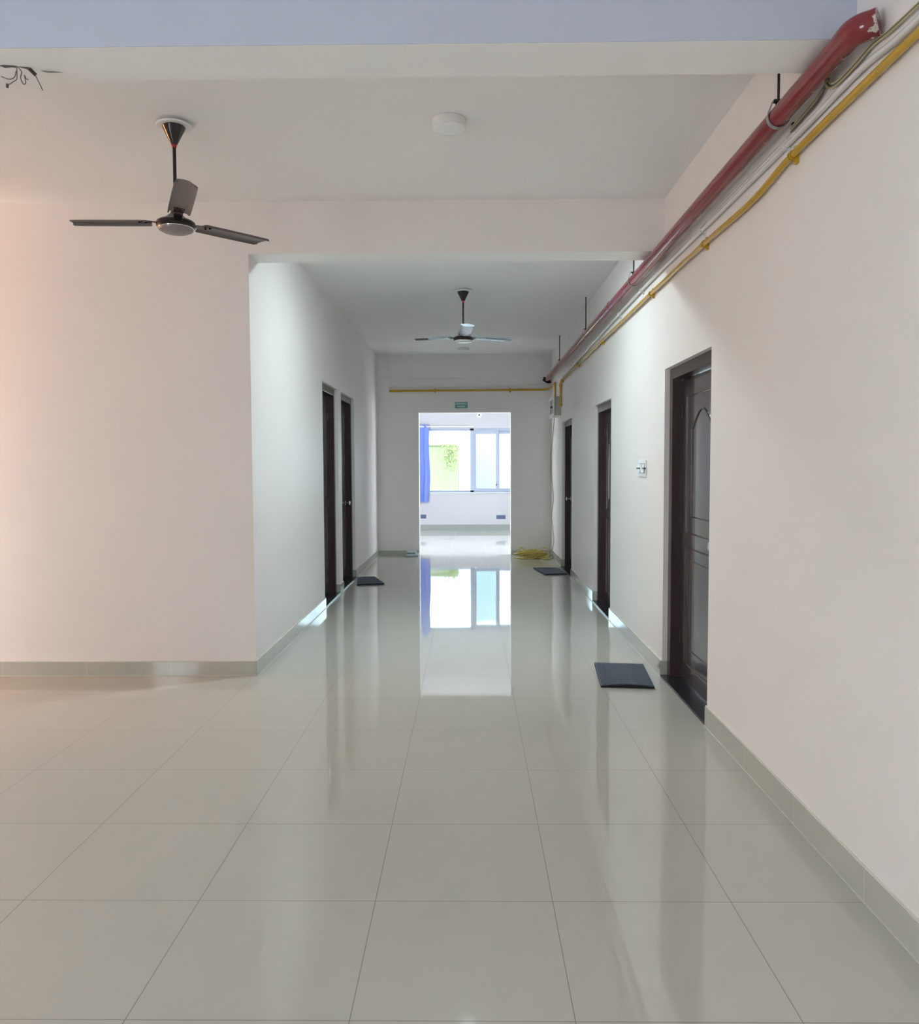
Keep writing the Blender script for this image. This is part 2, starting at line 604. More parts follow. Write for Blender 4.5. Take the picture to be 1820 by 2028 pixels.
M['skirt_ward'] = plain('darker_grey_skirting_tile', (0.27, 0.285, 0.27), 0.1)
tag(MB().box(-3.1, YW - ST, 0, 2.9, YW, 0.13).build('baseboard_back', M['skirt_ward'], smooth=False),
    'grey tile skirting below the ward window', 'skirting', kind='structure')


# ------------------------------------------------------------------ doors
def rounded_loop(x, y0, y1, z0, z1):
    return [(x, y0, z0), (x, y1, z0), (x, y1, z1), (x, y0, z1)]


def door(idx, side, xw, y0, y1, zt, knob, label):
    X = lambda d: xw + side * d
    root = thing('door_%d' % idx, (xw, (y0 + y1) / 2, 0), label, 'door', kind='structure')
    fw, fh = 0.075, 0.075
    f = MB()
    f.box(X(0.034), y0, 0.016, X(0.15), y0 + fw, zt)
    f.box(X(0.034), y1 - fw, 0.016, X(0.15), y1, zt)
    f.box(X(0.034), y0 + fw, zt - fh, X(0.15), y1 - fw, zt)
    # door stop behind the leaf
    f.box(X(0.15), y0, 0.016, X(0.165), y0 + fw + 0.02, zt)
    f.box(X(0.15), y1 - fw - 0.02, 0.016, X(0.165), y1, zt)
    f.build('door_frame', M['frame'], root, smooth=False, bevel=0.003)
    la, lb, lz = y0 + fw + 0.003, y1 - fw - 0.003, zt - fh - 0.004
    leaf = MB().box(X(0.108), la, 0.024, X(0.145), lb, lz).build('door_leaf', M['leaf'], root, smooth=False, bevel=0.002)
    # moulded panels: an outer rectangle and an arched inner field above, two rectangles below
    w = lb - la
    sc = lz / 2.03
    mo = MB()
    def loop(pts, r):
        mo.tube(pts, r, 8, closed=True)
    xo = X(0.107)
    o0, o1 = la + 0.115, lb - 0.115
    i0, i1 = la + 0.235, lb - 0.235
    loop(rounded_loop(xo, o0, o1, 1.016 * sc, 1.91 * sc), 0.0075)
    loop(rounded_loop(xo, o0, o1, 0.143 * sc, 0.918 * sc), 0.0075)
    loop(rounded_loop(xo, i0, i1, 0.25 * sc, 0.84 * sc), 0.0065)
    mid = (i0 + i1) / 2
    hw = (i1 - i0) / 2
    top = [(xo, i1, 1.126 * sc), (xo, i1, 1.69 * sc)]
    top += [(xo, i1 - 0.02, 1.695 * sc)]
    n = 14
    for k in range(n + 1):
        t = -1 + 2 * k / n
        top.append((xo, mid - t * (hw - 0.03), (1.705 + 0.105 * (0.6 * max(0.0, 1 - abs(t) ** 2.2) ** 0.8 + 0.4 * (0.5 + 0.5 * math.cos(PI * t)))) * sc))
    top += [(xo, i0 + 0.02, 1.695 * sc), (xo, i0, 1.69 * sc), (xo, i0, 1.126 * sc)]
    loop(top, 0.0065)
    mo.build('panel_moulding', M['leaf'], leaf)
    # knob
    ky = la + 0.075 if knob == 'near' else lb - 0.075
    kz = 1.0
    kb = MB().lathe([(0.032, 0.0), (0.033, 0.004), (0.028, 0.009), (0.013, 0.012), (0.011, 0.034), (0.018, 0.040),
                     (0.026, 0.048), (0.028, 0.057), (0.024, 0.066), (0.012, 0.071), (0.001, 0.072)],
                    (X(0.108), ky, kz), 24, 'x', -side)
    kb.build('door_knob', M['chrome'], leaf)
    # hinges on the other side
    hy = lb if knob == 'near' else la
    for hz in (0.3, 1.05, 1.82 * sc):
        MB().tube([(X(0.104), hy, hz - 0.04), (X(0.104), hy, hz + 0.04)], 0.006, 10).build('hinge', M['darksteel'], leaf)
    MB().box(X(-0.012), y0 + 0.001, 0.0002, X(0.20), y1 - 0.001, 0.016).build('door_sill', M['stone'], root, smooth=False, bevel=0.0015)
    return root


di = 1
for d in DOORS_R:
    door(di, 1, XR, *d); di += 1
for d in DOORS_L:
    door(di, -1, XL, *d); di += 1

# ------------------------------------------------------------------ ward window
wn = thing('window_1', (0, YW + 0.08, WZ0), 'wide aluminium window of the ward, one large pane and narrow sashes', 'window', kind='structure')
f = MB()
yo, yi = YW + 0.03, YW + 0.13
f.box(WX0, yo, WZ0, WX1, yi, WZ0 + 0.04).box(WX0, yo, WZ1 - 0.05, WX1, yi, WZ1)
f.box(WX0, yo, WZ0, WX0 + 0.05, yi, WZ1).box(WX1 - 0.05, yo, WZ0, WX1, yi, WZ1)
f.box(0.01, yo, WZ0, 0.095, yi, WZ1)
f.build('window_frame', M['alu'], wn, smooth=False, bevel=0.004)
def sash(x0, x1, z0, z1, st, y):
    s = MB()
    s.box(x0, y, z0, x0 + st, y + 0.04, z1).box(x1 - st, y, z0, x1, y + 0.04, z1)
    s.box(x0 + st, y, z0, x1 - st, y + 0.04, z0 + st).box(x0 + st, y, z1 - st * 1.2, x1 - st, y + 0.04, z1)
    so = s.build('window_sash', M['alu'], wn, smooth=False, bevel=0.003)
    MB().box(x0 + st, y + 0.016, z0 + st, x1 - st, y + 0.022, z1 - st * 1.2).build('pane', M['glass'], so, smooth=False)
    return so
MB().box(WX0 + 0.05, YW + 0.07, WZ0 + 0.04, 0.01, YW + 0.076, WZ1 - 0.05).build('window_pane', M['glass'], wn, smooth=False)
s1 = sash(0.085, 0.665, WZ0 + 0.02, WZ1 - 0.045, 0.065, YW + 0.04)
s2 = sash(0.62, 1.20, WZ0 + 0.02, WZ1 - 0.045, 0.065, YW + 0.085)
sash(1.17, 1.70, WZ0 + 0.02, WZ1 - 0.045, 0.06, YW + 0.04)
MB().box(0.60, YW + 0.028, 1.02, 0.622, YW + 0.04, 1.06).build('latch', M['darksteel'], s1, smooth=False, bevel=0.003)
MB().box(-0.11, YW + 0.028, 0.93, -0.06, YW + 0.036, 0.95).build('latch', M['darksteel'], wn, smooth=False, bevel=0.003)
MB().box(WX0 - 0.02, YW - 0.03, WZ0 - 0.022, WX1 + 0.02, YW + 0.03, WZ0).build('window_sill', M['sill'], wn, smooth=False, bevel=0.003)

# curtain, rod
rod = thing('curtain_rod', (-0.6, YW - 0.08, 2.372), 'thin pale curtain rod above the large window pane', 'curtain rod')
MB().tube([(-1.6, YW - 0.08, 2.372), (0.06, YW - 0.08, 2.372)], 0.013, 12).build('rod', M['plastic'], rod)
MB().lathe([(0.001, -0.02), (0.022, -0.012), (0.024, 0.0), (0.018, 0.02), (0.013, 0.022)], (0.07, YW - 0.08, 2.372), 16, 'x').build('finial', M['plastic'], rod)
MB().box(0.02, YW - 0.085, 2.355, 0.04, YW - 0.0005, 2.385).build('bracket', M['plastic'], rod, smooth=False, bevel=0.002)
def make_curtain():
    b = MB()
    nx, nz = 60, 26
    x0, x1, z0, z1 = -1.62, -0.93, 0.655, 2.42
    vs_, fs = [], []
    for s in (0, 1):
        for j in range(nz + 1):
            tz = j / nz
            for i in range(nx + 1):
                t = i / nx
                pinch = 0.03 * math.sin(PI * (1 - tz)) * (t)
                x = x0 + (x1 - x0) * t + 0.012 * math.sin(9 * tz + 5 * t) * t + pinch * 0.6
                amp = 0.045 * (0.75 + 0.25 * math.cos(3 * tz))
                y = YW - 0.085 + amp * math.sin(2 * PI * 4.2 * t + 0.5 * math.sin(3 * tz)) + s * 0.003
                vs_.append((x, y, z0 + (z1 - z0) * tz))
    w = nx + 1
    base = w * (nz + 1)
    for s in (0, 1):
        for j in range(nz):
            for i in range(nx):
                a = s * base + j * w + i
                fs.append((a, a + 1, a + w + 1, a + w))
    for j in range(nz):
        for i in (0, nx):
            a = j * w + i
            fs.append((a, a + w, a + w + base, a + base))
    for i in range(nx):
        for j in (0, nz):
            a = j * w + i
            fs.append((a, a + 1, a + 1 + base, a + base))
    b.add(vs_, fs)
    root = thing('curtain', (-1.28, YW - 0.085, 0.655), 'plain blue eyelet curtain hanging left of the ward window', 'curtain')
    cl = b.build('cloth', M['curtain'], root, angle=80)
    for ex in (-1.10, -0.955):
        ring = arc((ex, YW - 0.137, 2.372), (1, 0, 0), (0, 0, 1), 0.027, 0, 2 * PI, 20)[:-1]
        MB().tube(ring, 0.006, 8, closed=True).build('eyelet', M['chrome'], cl)
make_curtain()

def plate(name, x0, x1, z0, z1, label, cat, group=None):
    r = thing(name, ((x0 + x1) / 2, YW - 0.004, z0), label, cat, group)
    MB().box(x0, YW - 0.010, z0, x1, YW - 0.0003, z1).build('cover_plate', M['socket'], r, smooth=False, bevel=0.003)
    n = 2 if x1 - x0 < 0.16 else 3
    w = (x1 - x0 - 0.02) / n
    for k in range(n):
        a = x0 + 0.01 + k * w
        MB().box(a + 0.004, YW - 0.0135, z0 + 0.014, a + w - 0.004, YW - 0.010, z1 - 0.014).build('socket_module', M['socket'], r, smooth=False, bevel=0.002)
    return r
plate('wall_socket', -1.133, -1.006, 0.272, 0.362, 'small dark blue socket plate below the blue curtain', 'socket', 'dark socket plates in the ward')
plate('wall_socket', 0.608, 0.818, 0.255, 0.345, 'wide dark blue socket plate low at right under the ward window', 'socket', 'dark socket plates in the ward')
jk = thing('wall_hook', (0.22, YW, 2.634), 'small dark round point with a white rose high on the ward wall', 'hook')
MB().lathe([(0.055, 0.0003), (0.052, 0.006), (0.02, 0.010), (0.001, 0.010)], (0.22, YW, 2.634), 20, 'y', -1).build('rose', M['plastic'], jk)
MB().lathe([(0.018, 0.009), (0.020, 0.025), (0.001, 0.03)], (0.22, YW, 2.634), 16, 'y', -1).build('hook_stub', M['darksteel'], jk)

# ------------------------------------------------------------------ outside
sk = thing('building', (-1.9, 27.0, -1.0), 'yellowish green rendered building seen through the large ward pane', 'building')
b = MB()
b.prism([(-3.4, 27.0), (-0.415, 27.0), (-0.415, 31.0), (-3.4, 31.0)], -1.0, 2.15)
b.build('facade', M['yb'], sk, smooth=False)
MB().box(-3.45, 26.9, 2.15, -0.40, 31.05, 2.2).build('parapet', M['yb'], sk, smooth=False)
s2_ = thing('building', (0.9, 29.5, -1.0), 'pale cyan building seen through the narrow ward sash', 'building')
MB().box(0.22, 29.5, -1.0, 1.02, 33.0, 4.2).build('facade', M['bb'], s2_, smooth=False)
tag(MB().box(-20, YW + 0.3, -1.2, 20, 60, -1.0).build('ground', M['ground'], smooth=False), 'pale ground outside the ward window', 'ground', kind='structure')
tr = thing('tree', (-0.62, 26.4, -1.0), 'small yellow green tree before the yellowish building', 'tree')
MB().tube([(-0.62, 26.4, -1.0), (-0.6, 26.4, 0.6), (-0.57, 26.38, 1.9)], [0.03, 0.025, 0.02], 8).build('trunk', M['bark'], tr)
b = MB()
rr = random.Random(3)
for k in range(340):
    p = Vector((rr.gauss(-0.60, 0.13), rr.gauss(26.4, 0.2), rr.gauss(1.85, 0.24)))
    a = Vector((rr.uniform(-1, 1), rr.uniform(-1, 1), rr.uniform(-1, 1))).normalized()
    c = a.orthogonal().normalized()
    l, w_ = 0.06, 0.025
    b.add([p - a * l, p + c * w_, p + a * l, p - c * w_], [(0, 1, 2, 3)])
fo = b.build('foliage', M['leafy'], tr, smooth=False)

# ------------------------------------------------------------------ ceiling fans
def fan(cx, cy_, angs, R, zb, label, wrapped=False):
    root = thing('ceiling_fan', (cx, cy_, zb), label, 'ceiling fan', 'ceiling fans')
    MB().lathe([(0.045, ZC - 0.0004), (0.050, ZC - 0.016), (0.088, ZC - 0.017), (0.091, ZC - 0.021), (0.086, ZC - 0.026), (0.02, ZC - 0.026)], (cx, cy_, 0), 40).build('ceiling_plate', M['plastic'], root)
    MB().lathe([(0.058, ZC - 0.0262), (0.060, ZC - 0.030), (0.016, ZC - 0.118), (0.010, ZC - 0.118)], (cx, cy_, 0), 36).build('canopy', M['fanbrown'], root)
    MB().lathe([(0.012, ZC - 0.117), (0.013, ZC - 0.122), (0.011, ZC - 0.134), (0.008, ZC - 0.136)], (cx, cy_, 0), 20).build('rod_sleeve', M['redrubber'], root)
    MB().lathe([(0.009, ZC - 0.134), (0.009, zb + 0.06)], (cx, cy_, 0), 16).build('down_rod', M['fanbrown'], root)
    # motor
    MB().lathe([(0.012, 0.085), (0.022, 0.080), (0.030, 0.062), (0.046, 0.050), (0.060, 0.036), (0.086, 0.028), (0.099, 0.018), (0.101, 0.006),
                (0.100, -0.004), (0.094, -0.010), (0.05, -0.011)], (cx, cy_, zb), 48).build('motor_housing', M['fanbrown'], root)
    MB().lathe([(0.093, -0.0105), (0.0945, -0.012), (0.0935, -0.0155), (0.088, -0.017), (0.06, -0.017)], (cx, cy_, zb), 48).build('trim_ring', M['fanrim'], root)
    MB().lathe([(0.0885, -0.0155), (0.086, -0.023), (0.066, -0.033), (0.030, -0.038), (0.001, -0.039)], (cx, cy_, zb), 48).build('bottom_cap', M['capwhite'] if wrapped else M['fancap'], root)
    for k, (an, film) in enumerate(angs):
        a = math.radians(an)
        u = Vector((math.cos(a), math.sin(a), 0))
        v = Vector((-math.sin(a), math.cos(a), 0))
        C = Vector((cx, cy_, zb))
        pit = math.radians(-5)
        def P(r, s, h):
            # s across the blade (pitched), h normal
            q = v * math.cos(pit) + Vector((0, 0, 1)) * math.sin(pit)
            nn = Vector((0, 0, 1)) * math.cos(pit) - v * math.sin(pit)
            return C + u * r + q * s + nn * (h + 0.026 + 0.020 * (r - 0.1) / 0.5)
        # blade cross-section: shallow trough with a folded lip along one edge
        sec = [(-0.057, -0.010), (-0.052, 0.003), (-0.02, 0.0055), (0.02, 0.0055), (0.047, 0.001), (0.057, -0.006)]
        rs = [0.155, 0.165, 0.30, 0.45, R - 0.035, R - 0.010, R]
        wd = [0.86, 0.98, 1.0, 0.98, 0.95, 0.90, 0.70]
        b = MB()
        vs_, fs = [], []
        for r, w_ in zip(rs, wd):
            for (s, h) in sec:
                vs_.append(P(r - (0.028 * max(0, s / 0.057) if r > R - 0.012 else 0), s * w_, h))
            for (s, h) in reversed(sec):
                vs_.append(P(r - (0.028 * max(0, s / 0.057) if r > R - 0.012 else 0), s * w_, h - 0.0022))
        n = len(sec) * 2
        for i in range(len(rs) - 1):
            for j in range(n):
                j2 = (j + 1) % n
                fs.append((i * n + j, i * n + j2, (i + 1) * n + j2, (i + 1) * n + j))
        fs.append(tuple(range(n))); fs.append(tuple(range((len(rs) - 1) * n, len(rs) * n)))
        b.add(vs_, fs)
        bo = b.build('blade', M['fanblade'], root, angle=28)
        # blade iron with rivets
        br = MB()
        a0 = [P(0.075, -0.020, -0.012), P(0.075, 0.020, -0.012), P(0.075, 0.020, -0.004), P(0.075, -0.020, -0.004)]
        a1 = [P(0.150, -0.022, 0.0005), P(0.150, 0.022, 0.0005), P(0.150, 0.022, 0.003), P(0.150, -0.022, 0.003)]
        a2 = [P(0.215, -0.030, 0.0005), P(0.215, 0.026, 0.0005), P(0.215, 0.026, 0.003), P(0.215, -0.030, 0.003)]
        br.hull(a0, a1).hull(a1, a2)
        for (r, s) in ((0.175, -0.022), (0.190, 0.004), (0.208, -0.012)):
            c = P(r, s, 0.0)
            br.lathe([(0.006, -0.002), (0.0055, 0.003), (0.001, 0.004)], (c.x, c.y, c.z - 0.003), 10)
        br.build('blade_bracket', M['fanbrown'], bo, angle=40)
        if film:
            # protective film still wrapped around the blade
            b2 = MB()
            vs_, fs = [], []
            rs2 = [0.135 + i * (R + 0.012 - 0.135) / 14 for i in range(15)] if film == 'full' else [0.14 + i * 0.24 / 8 for i in range(9)]
            for i, r in enumerate(rs2):
                for j in range(12):
                    t = 2 * PI * j / 12
                    wob = 0.0025 * math.sin(i * 1.9 + j * 2.3)
                    vs_.append(P(r, (0.068 + wob) * math.cos(t), (0.0135 + wob) * math.sin(t) - 0.001))
            for i in range(len(rs2) - 1):
                for j in range(12):
                    j2 = (j + 1) % 12
                    fs.append((i * 12 + j, i * 12 + j2, (i + 1) * 12 + j2, (i + 1) * 12 + j))
            fs.append(tuple(range(12))); fs.append(tuple(range((len(rs2) - 1) * 12, len(rs2) * 12)))
            b2.add(vs_, fs)
            w = b2.build('protective_film', M['plasticwrap'], bo, angle=20)
            w['label'] = 'pale blue protective film wrapped around the blade'
    return root


fan(-1.55, 4.395, [(-66, None), (54, None), (174, None)], 0.60, 2.745, 'dark brown three-blade ceiling fan in the near bay, upper left')
fan(-0.062, 8.533, [(-86, 'full'), (34, 'full'), (154, 'part')], 0.585, 2.775, 'smaller-looking ceiling fan down the corridor, blade still wrapped in film', wrapped=True)


# ------------------------------------------------------------------ round ceiling lights
def round_light(x, y, label, lit=False):
    root = thing('ceiling_light', (x, y, ZC - 0.06), label, 'ceiling light', 'round surface ceiling lights')
    MB().lathe([(0.085, ZC - 0.0004), (0.088, ZC - 0.006), (0.086, ZC - 0.047), (0.07, ZC - 0.050)], (x, y, 0), 48).build('light_body', M['plastic'], root)
    MB().lathe([(0.0845, ZC - 0.0475), (0.0835, ZC - 0.050), (0.079, ZC - 0.0535), (0.05, ZC - 0.0555), (0.001, ZC - 0.056)], (x, y, 0), 48).build('diffuser', M['diffuserlit'] if lit else M['diffuser'], root)
round_light(-0.102, 4.40, 'round white unlit ceiling light in the near bay, right of the fan')
round_light(-0.085, 12.72, 'round white unlit ceiling light at the far corridor end')
round_light(-0.04, 6.50, 'lit round white ceiling light just behind the corridor beam', lit=True)


# ------------------------------------------------------------------ red fire pipe with hangers
PX, PZ, PR = 1.258, 2.882, 0.040
pipe = thing('fire_pipe', (PX, 7.5, PZ), 'dark red painted fire pipe running below the ceiling beams, smeared with plaster', 'pipe')
YEL = 2.70
path = [(PX, YE - 0.002, PZ - 0.012), (PX, 9.0, PZ - 0.004), (PX, 6.0, PZ), (PX, YEL + 0.10, PZ)]
fine = []
for a, c in zip(path[:-1], path[1:]):
    for i in range(12):
        t = i / 12
        fine.append(tuple(a[k] + (c[k] - a[k]) * t for k in range(3)))
fine.append(path[-1])
MB().tube(fine, PR, 24).build('pipe_run', M['red'], pipe)
# elbow turning into the wall
el = [(PX, YEL + 0.12, PZ)] + arc((PX + 0.075, YEL + 0.10, PZ), (-1, 0, 0), (0, -1, 0), 0.075, 0, PI / 2 * 0.62, 8)
last = Vector(el[-1]); prev = Vector(el[-2])
dirn = (last - prev).normalized()
el += [last + dirn * 0.012 + Vector((0, 0, 0.002)), last + dirn * 0.028 + Vector((0, 0, 0.004))]
MB().tube(el, [PR * 1.10] * 2 + [PR * 1.12] * (len(el) - 4) + [PR * 1.08] * 2, 24).build('pipe_elbow', M['red'], pipe)
for cy2 in (YEL + 0.13, 7.35):
    MB().tube([(PX, cy2 - 0.018, PZ), (PX, cy2 + 0.018, PZ)], PR * 1.07, 24).build('pipe_collar', M['red'], pipe)
# broken hole round the pipe in the end wall
hb = MB().prism([(0, 0)] * 0 or [(PX - 0.07, PZ - 0.03), (PX - 0.05, PZ + 0.035), (PX - 0.01, PZ + 0.02), (PX + 0.05, PZ - 0.01), (PX + 0.07, PZ - 0.07), (PX + 0.005, PZ - 0.075)], 0, 1)
hb.v = [(x, YE - 0.0375 if z == 1 else YE - 0.030, y) for x, y, z in hb.v]
tag(hb.build('pipe_hole', M['hole'], smooth=False), 'ragged dark hole where the red pipe enters the end wall', 'hole')

hy_list = [3.43, 6.37, 8.96, 11.55]
names = ['steel rod hanger nearest the camera, holding the red pipe before the near bay',
         'steel rod hanger holding the red pipe just behind the corridor beam',
         'steel rod hanger holding the red pipe at mid corridor',
         'steel rod hanger holding the red pipe nearest the end wall']
for hy, lab in zip(hy_list, names):
    r = thing('pipe_hanger', (PX, hy, PZ), lab, 'pipe hanger', 'rod hangers of the red pipe')
    top = PZ + 0.064
    MB().lathe([(0.0055, top - 0.035), (0.0055, ZC - 0.0005)], (PX, hy, 0), 10).build('threaded_rod', M['darksteel'], r)
    MB().lathe([(0.012, top - 0.016), (0.012, top - 0.004)], (PX, hy, 0), 6).build('nut', M['darksteel'], r, smooth=False)
    MB().box(PX - 0.022, hy - 0.014, top - 0.004, PX + 0.022, hy + 0.014, top + 0.002).build('saddle_plate', M['darksteel'], r, smooth=False)
    # pear shaped strap
    rr_ = PR + 0.004
    lp = [Vector((PX - 0.022, hy, top))]
    lp += [Vector((PX + rr_ * math.cos(t), hy, PZ + rr_ * math.sin(t))) for t in [PI * (0.95 + 1.10 * i / 18) for i in range(19)]]
    lp += [Vector((PX + 0.022, hy, top))]
    b = MB()
    for q0, q1 in zip(lp[:-1], lp[1:]):
        d = (q1 - q0).normalized()
        nn = Vector((-d.z, 0, d.x)) * 0.0015
        dy = Vector((0, 0.011, 0))
        b.hull([q0 - nn - dy, q0 + nn - dy, q0 + nn + dy, q0 - nn + dy], [q1 - nn - dy, q1 + nn - dy, q1 + nn + dy, q1 - nn + dy])
    b.build('strap', M['steel'], r, smooth=False)

# ------------------------------------------------------------------ conduits on the right wall
yc = thing('yellow_conduit', (1.31, 7, 2.70), 'yellow conduit running along the top of the right wall', 'conduit')
yp = [(1.312, 1.5, 2.722), (1.312, 2.5, 2.728), (1.312, 3.38, 2.724), (1.312, 3.9, 2.690), (1.312, 4.66, 2.703), (1.312, 6.0, 2.708), (1.312, 8.2, 2.697),
      (1.312, 9.97, 2.688), (1.312, 11.4, 2.683), (1.312, 11.80, 2.683)]
MB().tube(smooth_path(yp, 8) + [(1.312, 11.86, 2.675), (1.312, 11.885, 2.65), (1.312, 11.89, 2.6), (1.312, 11.89, 2.34)], 0.0145, 14).build('conduit_run', M['yellow'], yc)
def saddle(parent, y, z, x=1.312, r=0.0145, mat='yellow'):
    b = MB()
    ring = arc((x, y, z), (1, 0, 0), (0, 0, 1), r + 0.0025, 0, 2 * PI, 14)[:-1]
    b.tube([(p[0], y - 0.010, p[2]) for p in ring], 0.0025, 6, closed=True)
    b.tube([(p[0], y + 0.010, p[2]) for p in ring], 0.0025, 6, closed=True)
    b.box(x + r * 0.5, y - 0.012, z - 0.034, XR - 0.0005, y + 0.012, z + 0.034)
    return b.build('saddle_clip', M[mat], parent)
for y, z in ((3.41, 2.722), (4.66, 2.703), (6.0, 2.708), (8.2, 2.697), (9.97, 2.688), (11.7, 2.683)):
    saddle(yc, y, z)
MB().lathe([(0.018, 2.60), (0.020, 2.61), (0.020, 2.63), (0.018, 2.64)], (1.312, 11.89, 0), 14).build('coupling', M['yellow'], yc)
MB().lathe([(0.019, 2.325), (0.021, 2.33), (0.021, 2.36), (0.018, 2.365)], (1.312, 11.89, 0), 14).build('coupling', M['yellow'], yc)

wc = thing('white_conduit', (1.318, 7, 2.78), 'white painted conduit directly above the yellow conduit', 'conduit')
wp = [(1.318, 1.5, 2.775), (1.318, 2.5, 2.772), (1.318, 2.85, 2.796), (1.318, 3.46, 2.792), (1.318, 4.8, 2.798), (1.318, 6.0, 2.810), (1.318, 8.0, 2.788), (1.318, 10.2, 2.745), (1.318, 11.6, 2.715)]
MB().tube(smooth_path(wp, 8), 0.012, 14).build('conduit_run', M['whitepvc'], wc)
for y, z in ((3.50, 2.792), (4.72, 2.798), (6.35, 2.808), (7.3, 2.797), (9.1, 2.768)):
    saddle(wc, y, z, 1.318, 0.012, 'whitepvc')
wt = thing('cable_trunking', (1.325, 4.5, 2.845), 'flat white cable trunking strip between the red pipe and white conduit', 'trunking')
b = MB()
b.box(1.322, 3.46, 2.836, XR - 0.0005, 6.6, 2.872)
b.build('trunking_cover', M['whitepvc'], wt, smooth=False, bevel=0.002)
MB().box(1.3235, 3.445, 2.840, 1.333, 3.46, 2.868).build('open_end', M['hole'], wt, smooth=False)
cab = thing('loose_cable', (1.32, 3.2, 2.84), 'bundle of beige cables looping out of the trunking behind the red pipe', 'cable')
for k in range(4):
    o = 0.006 * k
    MB().tube(smooth_path([(1.326, 3.47, 2.838 + o * 0.8), (1.322, 3.34, 2.838 + o), (1.318, 3.20, 2.842 + o), (1.316, 3.12 - o * 2, 2.865 + o), (1.318, 3.10 - o * 2, 2.915),
                           (1.318, 3.10 - o * 2, 3.0)], 6), 0.0042, 8).build('cable', M['cablebeige' if k % 2 else 'cablegrey'], cab)
for k in range(3):
    o = 0.006 * k
    MB().tube(smooth_path([(1.318, 3.13 - o, 2.88 + o), (1.315, 3.08 - o, 2.838 + o), (1.315, 3.0, 2.822 + o), (1.318, 2.88, 2.826 + o), (1.324, 2.78, 2.838 + o), (1.322, 2.64, 2.822 + o * .7),
                           (1.322, 2.3, 2.808 + o * .7), (1.322, 1.8, 2.80 + o * .7)], 6), 0.0040, 8).build('cable', M['cablebeige' if k != 1 else 'cablegrey'], cab)

# conduit on the end wall
ye = thing('yellow_conduit', (0, YE - 0.02, 2.703), 'yellow conduit running level along the corridor end wall above the sign', 'conduit')
MB().tube([(-1.305, YE - 0.018, 2.700), (0, YE - 0.018, 2.703), (1.20, YE - 0.018, 2.708), (1.285, YE - 0.03, 2.715), (1.31, YE - 0.07, 2.725), (1.313, YE - 0.25, 2.735),
           (1.313, 12.70, 2.745), (1.313, 12.66, 2.735), (1.313, 12.64, 2.70), (1.313, 12.64, 2.485)], 0.0155, 14).build('conduit_run', M['yellow'], ye)
for x in (-0.56, 0.66):
    b = MB()
    ring = arc((x, YE - 0.018, 2.7035), (0, 1, 0), (0, 0, 1), 0.018, 0, 2 * PI, 14)[:-1]
    b.tube(ring, 0.004, 8, closed=True)
    b.box(x - 0.012, YE - 0.012, 2.668, x + 0.012, YE - 0.0005, 2.738)
    b.build('saddle_clip', M['yellow'], ye)
we = thing('white_conduit', (0, YE - 0.012, 2.765), 'white painted conduit on the end wall directly above its yellow conduit', 'conduit')
MB().tube([(-1.32, YE - 0.013, 2.768), (1.30, YE - 0.013, 2.772)], 0.012, 12).build('conduit_run', M['wall'], we)

# distribution box
db = thing('distribution_box', (1.28, 12.3, 2.2), 'grey beige electrical distribution box with glazed door at the right corner', 'electrical box')
MB().box(1.236, 12.02, 2.205, XR - 0.0005, 12.62, 2.482).build('enclosure', M['box'], db, smooth=False, bevel=0.004)
b = MB()
x0, x1 = 1.222, 1.2355
b.box(x0, 11.99, 2.190, x1, 12.65, 2.245).box(x0, 11.99, 2.450, x1, 12.65, 2.497).box(x0, 11.99, 2.245, x1, 12.13, 2.450).box(x0, 12.56, 2.245, x1, 12.65, 2.450)
dd = b.build('box_door', M['boxwhite'], db, smooth=False, bevel=0.002)
MB().box(1.226, 12.13, 2.245, 1.232, 12.56, 2.450).build('door_window', M['smoke'], dd, smooth=False)
MB().box(1.208, 12.30, 2.33, 1.226, 12.36, 2.355).build('latch', M['darksteel'], dd, smooth=False, bevel=0.003)

hc = tag(MB().tube(smooth_path([(1.31, 12.75, 2.20), (1.318, 13.0, 2.0), (1.322, 13.32, 1.75), (1.322, 13.41, 1.60), (1.322, 13.36, 1.33), (1.322, 13.10, 1.12), (1.322, 12.97, 0.97), (1.322, 13.10, 0.82),
                                (1.322, 13.27, 0.66), (1.318, 13.05, 0.5), (1.314, 12.82, 0.31), (1.305, 12.84, 0.20), (1.29, 12.93, 0.10), (1.255, 12.95, 0.03)], 6), 0.0075, 8)
         .build('hanging_cable', M['cablebeige'], origin=(1.31, 12.9, 0.03)), 'thin beige cable hanging in the right corner from the distribution box', 'cable')

# coil of yellow cable
rr = random.Random(11)
pts = []
n_loop = 11
for i in range(n_loop * 14):
    t = 2 * PI * i / 14
    lp_ = i / 14
    k = int(lp_)
    rx = 0.19 + 0.05 * math.sin(1.7 * lp_) + rr.uniform(-0.012, 0.012)
    ry = 0.15 + 0.04 * math.sin(2.3 * lp_ + 1) + rr.uniform(-0.01, 0.01)
    cx = 0.985 + 0.055 * math.sin(1.1 * lp_ + 0.4)
    cyy = 13.06 + 0.035 * math.cos(1.3 * lp_)
    z = 0.012 + 0.075 * lp_ / n_loop + (0.012 + 0.012 * math.sin(1.9 * lp_) ** 2) * (1 + math.sin(2.0 * t + 1.3 * lp_))
    pts.append((min(cx + rx * math.cos(t), 1.30), min(cyy + ry * math.sin(t), YE - 0.025), z))
coil = thing('cable_coil', (0.98, 13.05, 0), 'heap of coiled yellow cable on the floor right of the ward doorway', 'cable coil')
MB().tube(smooth_path(pts, 3), 0.0095, 7).build('coiled_cable', M['cableyellow'], coil)
